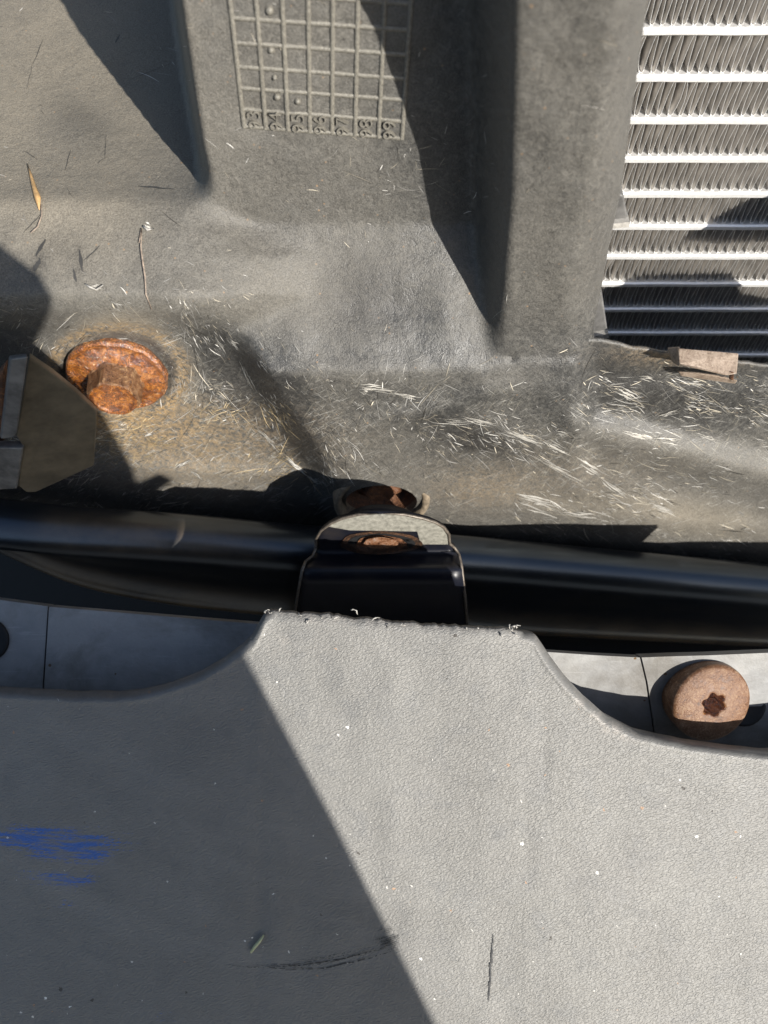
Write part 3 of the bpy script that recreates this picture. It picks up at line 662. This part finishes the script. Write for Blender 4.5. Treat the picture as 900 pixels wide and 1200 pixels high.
PYc = ye[None] + offs[:, None] * (1 + (slope[None] - 1) * np.exp(-offs[:, None] / 30.0))
PYc = np.maximum.accumulate(PYc, 0)
onlip = np.where((xs > 318) & (xs < 612), .35, 1.0)[None]
dist = (PYc - ye[None]) / slope[None]
lip = np.clip(1 - dist / 8, 0, 1)
dep = bdepth(PXc, PYc) + .0020 * onlip * lip ** 2.0
ridge = .00030 * np.exp(-((dist - 10) / 2.2) ** 2) * onlip
dep = dep - ridge
nb = vnoise((len(offs), len(xs)), 9, 21)
dep = dep + .0004 * (nb - .5)
Pc = at(PXc, PYc, d=dep)
walls = [Pc[:1].copy() for _ in range(3)]
dvec = np.array([0, SIN, -COS])
for q, w_ in enumerate(walls): w_ += dvec * (.0042, .0032, .0008)[q] + np.array([0, -.0015, -.0008]) * (1 if q == 0 else 0)
Pfull = np.concatenate(walls + [Pc], 0)
GB = (PXc, PYc)
rimA = np.clip(1.25 * np.clip(1 - dist / 10.5, 0, 1) ** .5, 0, 1) * np.where((xs > 320) & (xs < 610), .45, 1)[None]
scA = .95 * blob(715, 848, 34, 12, .5, 2, GB) + .6 * blob(678, 822, 20, 7, .8, 1, GB) + .9 * np.where((xs > 316) & (xs < 612), np.clip(1 - dist / 7, 0, 1), 0) + .5 * np.where((xs < 312) | (xs > 624), np.clip(1 - dist / 12, 0, 1), 0) + .5 * blob(385, 728, 50, 5, .1, 1, GB) + .35 * blob(330, 752, 16, 16, 0, 1, GB) + .3 * blob(605, 745, 18, 10, 0, 1, GB)
blA = .95 * blob(45, 982, 88, 12, .03, 2, GB) + .85 * blob(80, 1001, 55, 9, .1, 2, GB) + .9 * blob(68, 1026, 48, 7, .05, 2, GB) + .35 * blob(78, 1055, 14, 22, .3, 1, GB) + .35 * blob(130, 985, 30, 10, 0, 1, GB) + .3 * blob(195, 1195, 20, 10, 0, 1, GB)
AA = np.stack([rimA, np.clip(scA, 0, 1), np.clip(blA, 0, 1)], -1)
UVc = np.stack([PXc / 1000, (1200 - PYc) / 1000], -1)
bum = thing('bumper', 'grey leather-grained plastic bumper skin with a blue paint scrape', 'bumper', at(450, 1000, d=.181))
link('bumper_skin', grid_mesh('bumper_skin', Pfull, np.concatenate([UVc[:1]] * 3 + [UVc], 0), np.concatenate([AA[:1]] * 3 + [AA], 0)), M_BUMP, bum)
def onb(px, py, lift): return at(px, py, d=bdepth(px, py) - lift)
# rubbed black arcs and scratches
vs = []; fs = []
def mark(pts, w, jit=.8, gaps=.25):
    p = np.array(pts, float); t_ = np.linspace(0, 1, 70); s = np.linspace(0, 1, len(p)); px = np.interp(t_, s, p[:, 0]); py = np.interp(t_, s, p[:, 1])
    py = py + gsm(rng.normal(0, jit * 1.2, 70), 2)
    for q in range(69):
        if rng.random() < gaps + .1: continue
        ww = w * .55 * rng.uniform(.2, 1) * math.sin(math.pi * (.08 + .86 * t_[q])); b0 = len(vs)
        a = onb(px[q:q + 2], py[q:q + 2] - ww / 2, .00022); b = onb(px[q:q + 2], py[q:q + 2] + ww / 2, .00022)
        vs.extend([a[0], a[1], b[1], b[0]]); fs.append((b0, b0 + 1, b0 + 2, b0 + 3))
for o_ in (-2.5, 0, 2.2): mark([(290 - o_ * 6, 1133 + o_), (350, 1132 + o_), (400, 1123 + o_), (440, 1113 + o_)], 1.6, .8, .35)
mark([(300, 1131), (350, 1132), (400, 1124), (445, 1112), (462, 1104)], 3); mark([(330, 1137), (380, 1135), (430, 1123), (468, 1112)], 3.2); mark([(262, 1131), (310, 1134), (360, 1131)], 1.4); mark([(350, 1126), (400, 1118), (440, 1108)], 1.6)
for k in range(34):
    cx, cy = rng.normal(456, 8), rng.normal(1102, 6); mark([(cx - 7, cy + 2), (cx + 7, cy - 3)], 2.6, .4, .4)
for k in range(5): mark([(577 + k * .5, 1097 + k * 14), (576 - k * .6, 1112 + k * 14)], 0.1)
for q in range(14):
    y = 1096 + q * 5.5; x = 578 - q * .42 + rng.normal(0, .5); w = 3.0 * math.sin(.3 + q * .17) * rng.uniform(.5, 1); b0 = len(vs)
    vs.extend([*onb(np.array([x - w / 2, x + w / 2, x + w / 2 - .3, x - w / 2 - .3]), np.array([y, y, y + 5.6, y + 5.6]), .0002)]); fs.append((b0, b0 + 1, b0 + 2, b0 + 3))
mark([(292, 1038), (310, 1032), (325, 1024)], 1.4)
tag(link('rub_marks', mesh('rub_marks', vs, fs), M_BLACKMARK, bum, False), kind='stuff')
# torn shavings on the cut edge
vs = []; fs = []
def shaving(px, py, L, lift):
    n = 6; a0 = rng.uniform(0, 6.28); x, y = px, py; pts = []
    for q in range(n):
        pts.append(at(x, y, d=bdepth(x, y) - lift * math.sin(q / n * 3) )); a0 += rng.normal(0, .9); x += math.cos(a0) * L / n; y += math.sin(a0) * L / n
    return tube('s', pts, [rng.uniform(.00006, .00020) for _ in range(n)], 5)
bm = bmesh.new()
for (px, py, L) in [(602, 736, 12), (600, 734, 10), (604, 738, 12), (598, 738, 10), (606, 735, 9), (600, 739, 14), (419, 720, 14), (445, 724, 16), (397, 722, 10), (350, 718, 8), (313, 715, 10), (311, 718, 10), (470, 729, 6)] + [(rng.uniform(320, 610), 0, rng.uniform(3, 8)) for _ in range(8)]:
    if py == 0: py = float(pl(px, YTB)) + rng.uniform(0, 7)
    t_ = shaving(px, py, L, .001); bm.from_mesh(t_); bpy.data.meshes.remove(t_)
tag(link('plastic_shavings', from_bm('plastic_shavings', bm), M_WHITE, bum), kind='stuff')

# ------------------------------------------------------------------ support flange under the bumper's cut-outs
flg = thing('support_flange', 'smooth grey plastic flange showing through the bumper cut-outs', 'flange', at(450, 840, d=.205))
DL = .2005
def DRf(px, py, o=0.0): return .1924 + o + .000120 * (np.asarray(py, float) - 765)
DR = .2015
def plate(name, pts, d, thick, holes=(), dens_=True, seedrust=None, par=flg):
    p = np.array(pts, float)
    seg = []
    for i in range(len(p)):
        a, b = p[i], p[(i + 1) % len(p)]; n = max(1, int(np.hypot(*(b - a)) / 18))
        for q in range(n): seg.append(a + (b - a) * q / n)
    seg = np.array(seg)
    dd = d(seg[:, 0], seg[:, 1]) if callable(d) else d
    off = dvec * thick
    hs = [at(h[:, 0], h[:, 1], d=(d(h[:, 0], h[:, 1]) if callable(d) else d)) for h in holes]
    me = extrude_poly(name, at(seg[:, 0], seg[:, 1], d=dd), off, holes=hs)
    return link(name, me, M_FLANGE, par, False)
th = np.linspace(0, 2 * math.pi, 29)[:-1]
plate('flange_plate', [(57.5, 711), (300, 731), (360, 736), (360, 900), (49, 900), (52, 800)], DL, .004)
plate('flange_plate', [(-540, 655), (-150, 688), (0, 703), (56, 710.5), (50, 800), (47, 900), (-540, 900)], DL + .0006, .004, holes=[np.stack([-8 + 14 * np.cos(th), 750 + 16 * np.sin(th)], 1)][:0])
plate('flange_plate', [(560, 757), (640, 764), (700, 768), (750, 770.5), (757, 800), (764, 846), (775, 930), (560, 930)], lambda x, y: DRf(x, y, .0004), .004)
slot = np.stack([872 + 21 * np.cos(th), 826 + 22 * np.sin(th)], 1)
plate('flange_boss', [(752, 770.5), (790, 769), (830, 768), (900, 765), (1050, 760), (1050, 930), (777, 930), (766, 846), (759, 800)], lambda x, y: DRf(x, y, -.0004), .005)
# flat near-black discs standing in for the shaded depth of the slots
for hx, hy, hd in ((872, 826, float(DRf(872, 826)) - .0006), (-15, 750, DL)):
    c = at(hx, hy, d=hd + .0001)
    link('slot_shade', lathe('slot_shade', [(.0056, -.0008), (.0056, .0002), (.0050, .0004), (.0045, .0001), (.0, .00005)], c, -dvec, 28), M_DARK, flg)

scr = thing('star_socket_screw', 'brown rusty round screw with a star socket in the right bumper cut-out', 'screw', at(829, 820, d=DR))
_p = [at(x, y, d=DRf(x, y)) for x, y in ((829, 820), (870, 820), (829, 790))]
ax = np.cross(_p[1] - _p[0], _p[2] - _p[0]); ax /= np.linalg.norm(ax)
if ax[2] < 0: ax = -ax
ax = ax * .5 - dvec * .5 + np.array([.12, 0, .05]); ax /= np.linalg.norm(ax)
Rr = 48.0 / 900 * .1942; sc_ = at(829, 820, d=.1946)
def screw_head():
    B = basis(ax); N = 72; vs = []; fs = []
    def ring(fr_, h):
        b0 = len(vs)
        for k in range(N):
            a = 2 * math.pi * k / N; rr = fr_(a); vs.append(sc_ + B[0] * rr * math.cos(a) + B[1] * rr * math.sin(a) + B[2] * h)
        return b0
    star = lambda a: .0028 + .00036 * math.cos(6 * (a + .3)) ; inner = lambda a: star(a) * .93
    R_ = [ring(lambda a: Rr * .97, -.0042), ring(lambda a: Rr, .0), ring(lambda a: Rr * .995, .0012), ring(lambda a: Rr * .975, .0021), ring(lambda a: Rr * .90, .0027), ring(lambda a: Rr * .5, .0031), ring(lambda a: star(a) * 1.25, .0032), ring(lambda a: star(a) * 1.07, .0031), ring(star, .0027), ring(inner, -.0012), ring(lambda a: .0001, -.0018)]
    for a, b in zip(R_[:-1], R_[1:]):
        for k in range(N): fs.append((a + k, a + (k + 1) % N, b + (k + 1) % N, b + k))
    return mesh('screw_head', vs, fs)
me = screw_head(); me.materials.append(M_DRYRUST); me.materials.append(M_WETRUST)
link('head', me, None, scr)
for p in me.polygons: p.material_index = 1 if p.index >= 72 * 7 else 0
link('shank', lathe('shank', [(.004, -.012), (.004, .0)], sc_ - ax * .002, ax, 20), M_DRYRUST, scr)

# ------------------------------------------------------------------ rusty flanged hex bolt
hb = thing('flanged_hex_bolt', 'wet orange rusty hex bolt with a wide flange on the panel', 'bolt', at(138, 438, .1282))
hax = np.array([.06, -1, .04]); hax /= np.linalg.norm(hax); hc = at(138, 439, .1275)
hr = 57.0 / 900 * .1935
link('washer', dent(lathe('flange_washer', fine([(hr * .97, -.0012), (hr, -.0002), (hr * .995, .0008), (hr * .95, .0014), (hr * .90, .0012), (hr * .84, .0011), (hr * .62, .0019), (hr * .45, .0023), (0, .0023)], 5), hc, hax, 120, wob=.0), .00038, .0026, 3), M_WETRUST, hb)
def hexhead():
    B = basis(hax); vs = []; fs = []; N = 48
    def ring(r_, h, hexy):
        b0 = len(vs)
        for k in range(N):
            a = 2 * math.pi * k / N; rr = r_ * (1 - hexy + hexy * (math.cos(math.pi / 6) / math.cos(((a + .35) % (math.pi / 3)) - math.pi / 6)) * 1.06)
            vs.append(hc + B[0] * rr * math.cos(a) + B[1] * rr * math.sin(a) + B[2] * h)
        return b0
    q = .0062
    R_ = [ring(q * 1.12, .0015, .5), ring(q * 1.03, .0026, 1), ring(q, .0070, 1), ring(q * .97, .0080, .85), ring(q * .90, .0084, .3), ring(q * .80, .0083, 0), ring(q * .74, .0077, 0), ring(q * .40, .0074, 0), ring(.00005, .0075, 0)]
    for a, b in zip(R_[:-1], R_[1:]):
        for k in range(N): fs.append((a + k, a + (k + 1) % N, b + (k + 1) % N, b + k))
    return mesh('hex_head', vs, fs)
hm = dent(hexhead(), .0003, .0017, 5); hm.materials.append(M_HEADRUST); hm.materials.append(M_WETRUST)
ho = sharp(link('head', hm, None, hb), 28)
for p in ho.data.polygons: p.material_index = 1 if p.index >= 48 * 4 else 0

# ------------------------------------------------------------------ clip on the panel's upper edge
cl = thing('spring_clip', 'small rusty folded steel clip on the panel edge below the radiator', 'clip', at(828, 430, .118))
def quadplate(name, q, off, mat, par, bevel=.0003): return link(name, extrude_poly(name, q, off, bevel=bevel), mat, par, False)
ty = .1165
up_ = [at(795, 408, ty + .004), at(866, 414, ty + .004), at(864, 438, ty - .001), at(852, 440, ty - .0012), at(800, 428, ty - .0008), at(795, 427, ty)]
quadplate('upper_leaf', up_, (0, .0008, -.0009), M_CLIP, cl)
quadplate('side_fold', [at(782, 409, ty + .0062), at(796, 408, ty + .0042), at(796, 430, ty + .0010), at(788, 425, ty + .005)], (.0004, .001, -.0004), M_CLIP, cl)
quadplate('lower_leaf', [at(795, 436, ty + .0045), at(815, 437, ty + .004), at(845, 441, ty + .004), at(865, 446, ty + .004), at(862, 450, ty + .0055), at(798, 441, ty + .0055)], (0, .001, -.0006), M_CLIP, cl)
quadplate('hook', [at(856, 436, ty - .001), at(861, 437, ty - .001), at(860, 446, ty + .002), at(855, 445, ty + .002)], (0, .0008, -.0004), M_DARKRUST, cl)

# ------------------------------------------------------------------ dusty steel bracket at the left
lb = thing('side_bracket', 'tan dusty sheet steel bracket in the shade left of the orange bolt', 'bracket', at(60, 520, .112))
f1 = [(34, 419), (62, 438), (92, 462), (113, 482), (113, 500), (110, 546), (42, 577), (30, 577), (21, 569), (27, 524), (19, 511)]
def lbY(px): return .1075 + .000075 * np.asarray(px, float)
f1 = np.array(f1, float)
link('face_plate', extrude_poly('face_plate', at(f1[:, 0], f1[:, 1], lbY(f1[:, 0])), (-.0006, .002, -.0004), bevel=.0004), M_TAN, lb, False)
f2 = np.array([(12, 421), (33, 418), (20, 508), (16, 513), (1, 515), (3, 495)], float)
link('edge_flange', extrude_poly('edge_flange', at(f2[:, 0], f2[:, 1], .1062), (-.0012, .002, -.001), bevel=.0004), M_GREYST, lb, False)
f3 = np.array([(-40, 524), (27, 525), (20, 573), (-40, 577)], float)
link('lower_tab', extrude_poly('lower_tab', at(f3[:, 0], f3[:, 1], .1082), (-.0005, .003, -.001), bevel=.0005), M_GREYST, lb, False)
f4 = np.array([(-60, 440), (-4, 440), (6, 428), (4, 520), (-60, 520)], float)
link('back_wall', extrude_poly('back_wall', at(f4[:, 0], f4[:, 1], .1125), (-.0005, .003, -.001), bevel=.0005), M_DARKRUST, lb, False)

# ------------------------------------------------------------------ bits of debris
def wisp(name, label, cat, pts, rad_, mat, lift=.0006, on=onp, group=None):
    p = np.array(pts, float); P_ = on(p[:, 0], p[:, 1], lift); o = link(name, tube(name, list(P_), rad_, 6), mat); return tag(o, label, cat, group)
wisp('straw', 'short golden straw husk on the dusty upper left shelf', 'straw', [(32, 192), (36, 205), (40, 220), (44, 232), (46, 246)], [.0001, .0003, .0005, .0007, .0001], M_STRAW)
wisp('straw_fibre', 'thin curled fibre below the straw husk on the shelf', 'fibre', [(48, 240), (49, 252), (44, 266), (36, 273)], [.00015] * 4, M_TWIG)
wisp('twig', 'thin crooked dry twig hanging over the shelf edge above the orange bolt', 'twig', [(163, 285), (166, 268), (165, 290), (167, 305), (170, 325), (171, 345), (178, 363)], [.0001, .00015, .00017, .0002, .00018, .00015, .0001], M_TWIG)
wisp('husk', 'tiny pale curled husk on the shelf edge left of the twig', 'husk', [(100, 333), (106, 337), (113, 339), (121, 334)], [.0001, .0003, .00025, .0001], M_WHITE)
wisp('seed', 'small pale seed beside the top of the twig', 'seed', [(168, 265), (173, 269), (181, 268)], [.0002, .00035, .0001], M_WHITE)
tag(link('grass_clipping', tube('grass_clipping', list(onb(np.array([294, 299, 304, 309.0]), np.array([1116, 1109, 1103, 1096.0]), .0006)), [.0003, .00042, .0004, .0002], 6), M_GRASS), 'short pale green grass clipping on the shaded bumper', 'grass clipping')

# ------------------------------------------------------------------ below and around
def sheet(name, verts, mat): return tag(link(name, mesh(name, verts, [tuple(range(len(verts)))]), mat, None, False), kind='structure')
sheet('ground', [(-60, -60, 0), (60, -60, 0), (60, 60, 0), (-60, 60, 0)], M_ASPH)
sheet('dark_undersheet', [(-.5, .02, CAMZ - .30), (.5, .02, CAMZ - .30), (.5, .5, CAMZ - .30), (-.5, .5, CAMZ - .30)], M_DARK)  # sheet added to stand in for the gap's darkness and stop light from below

# the raised bonnet behind the engine bay, above the view: it keeps the open sky off the panel
bn = thing('open_bonnet', 'dark underside of the raised bonnet standing open behind the carrier panel', 'bonnet', (0, .78, CAMZ + .12))
bp = [np.array(p) for p in ((-.75, .80, CAMZ + .10), (.75, .80, CAMZ + .10), (.70, .52, CAMZ + .80), (.55, .47, CAMZ + .93), (-.55, .47, CAMZ + .93), (-.70, .52, CAMZ + .80))]
link('bonnet_skin', extrude_poly('bonnet_skin', bp, (0, .012, .006), bevel=.004), M_SLATE, bn, False)
for rx in (-.36, 0, .36):
    rb_ = [np.array((rx - .05, .795, CAMZ + .10)), np.array((rx + .05, .795, CAMZ + .10)), np.array((rx + .04, .525, CAMZ + .77)), np.array((rx - .04, .525, CAMZ + .77))]
    link('stiffener_rib', extrude_poly('stiffener_rib', rb_, (0, -.022, -.009), bevel=.006), M_SLATE, bn, False)

# ------------------------------------------------------------------ the phone taking the picture; its shade falls on the left side
def back_to_lens(P_):
    P_ = np.asarray(P_) - np.array([0, 0, CAMZ]); s = np.array(SUN); f = np.array([0, SIN, -COS])
    t_ = (P_ @ f + .006) / (s @ f); return P_ - s * t_[..., None]
sh = []
bpts = np.array([(640, 1460), (510, 1200), (390, 960), (322, 833), (287, 768)], float)
sh += list(back_to_lens(onb(bpts[:, 0], bpts[:, 1], 0)))
sh.append(back_to_lens(at(312, 700, d=.1785)[None])[0])
ppts = np.array([(166, 580), (152, 540), (113, 470), (72, 428), (42, 405), (54, 377), (62, 350), (46, 322), (0, 288), (-60, 250)], float)
sh += list(back_to_lens(onp(ppts[:, 0], ppts[:, 1])))
sh = np.array(sh)
rt = np.array([1, 0, 0]); upv = np.array([0, COS, SIN]); q2 = np.stack([sh @ rt, sh @ upv], 1)
PHONE2D = q2
cen = -dvec * .006
poly = [q for q in q2]
far = [(q2[-1][0] - .06, q2[-1][1] + .01), (q2[-1][0] - .10, q2[0][1] - .02), (q2[0][0], q2[0][1] - .02)]
poly3 = [np.array([0, 0, CAMZ]) + cen + rt * a + upv * b for a, b in poly + far]
print('PHONE', np.round(q2 * 1000, 1).tolist())
ph = link('smartphone', extrude_poly('smartphone', poly3, -dvec * .009), M_SLATE, None, False)
tag(ph, 'dark phone held over the bumper, its shade crossing the left side', 'phone')
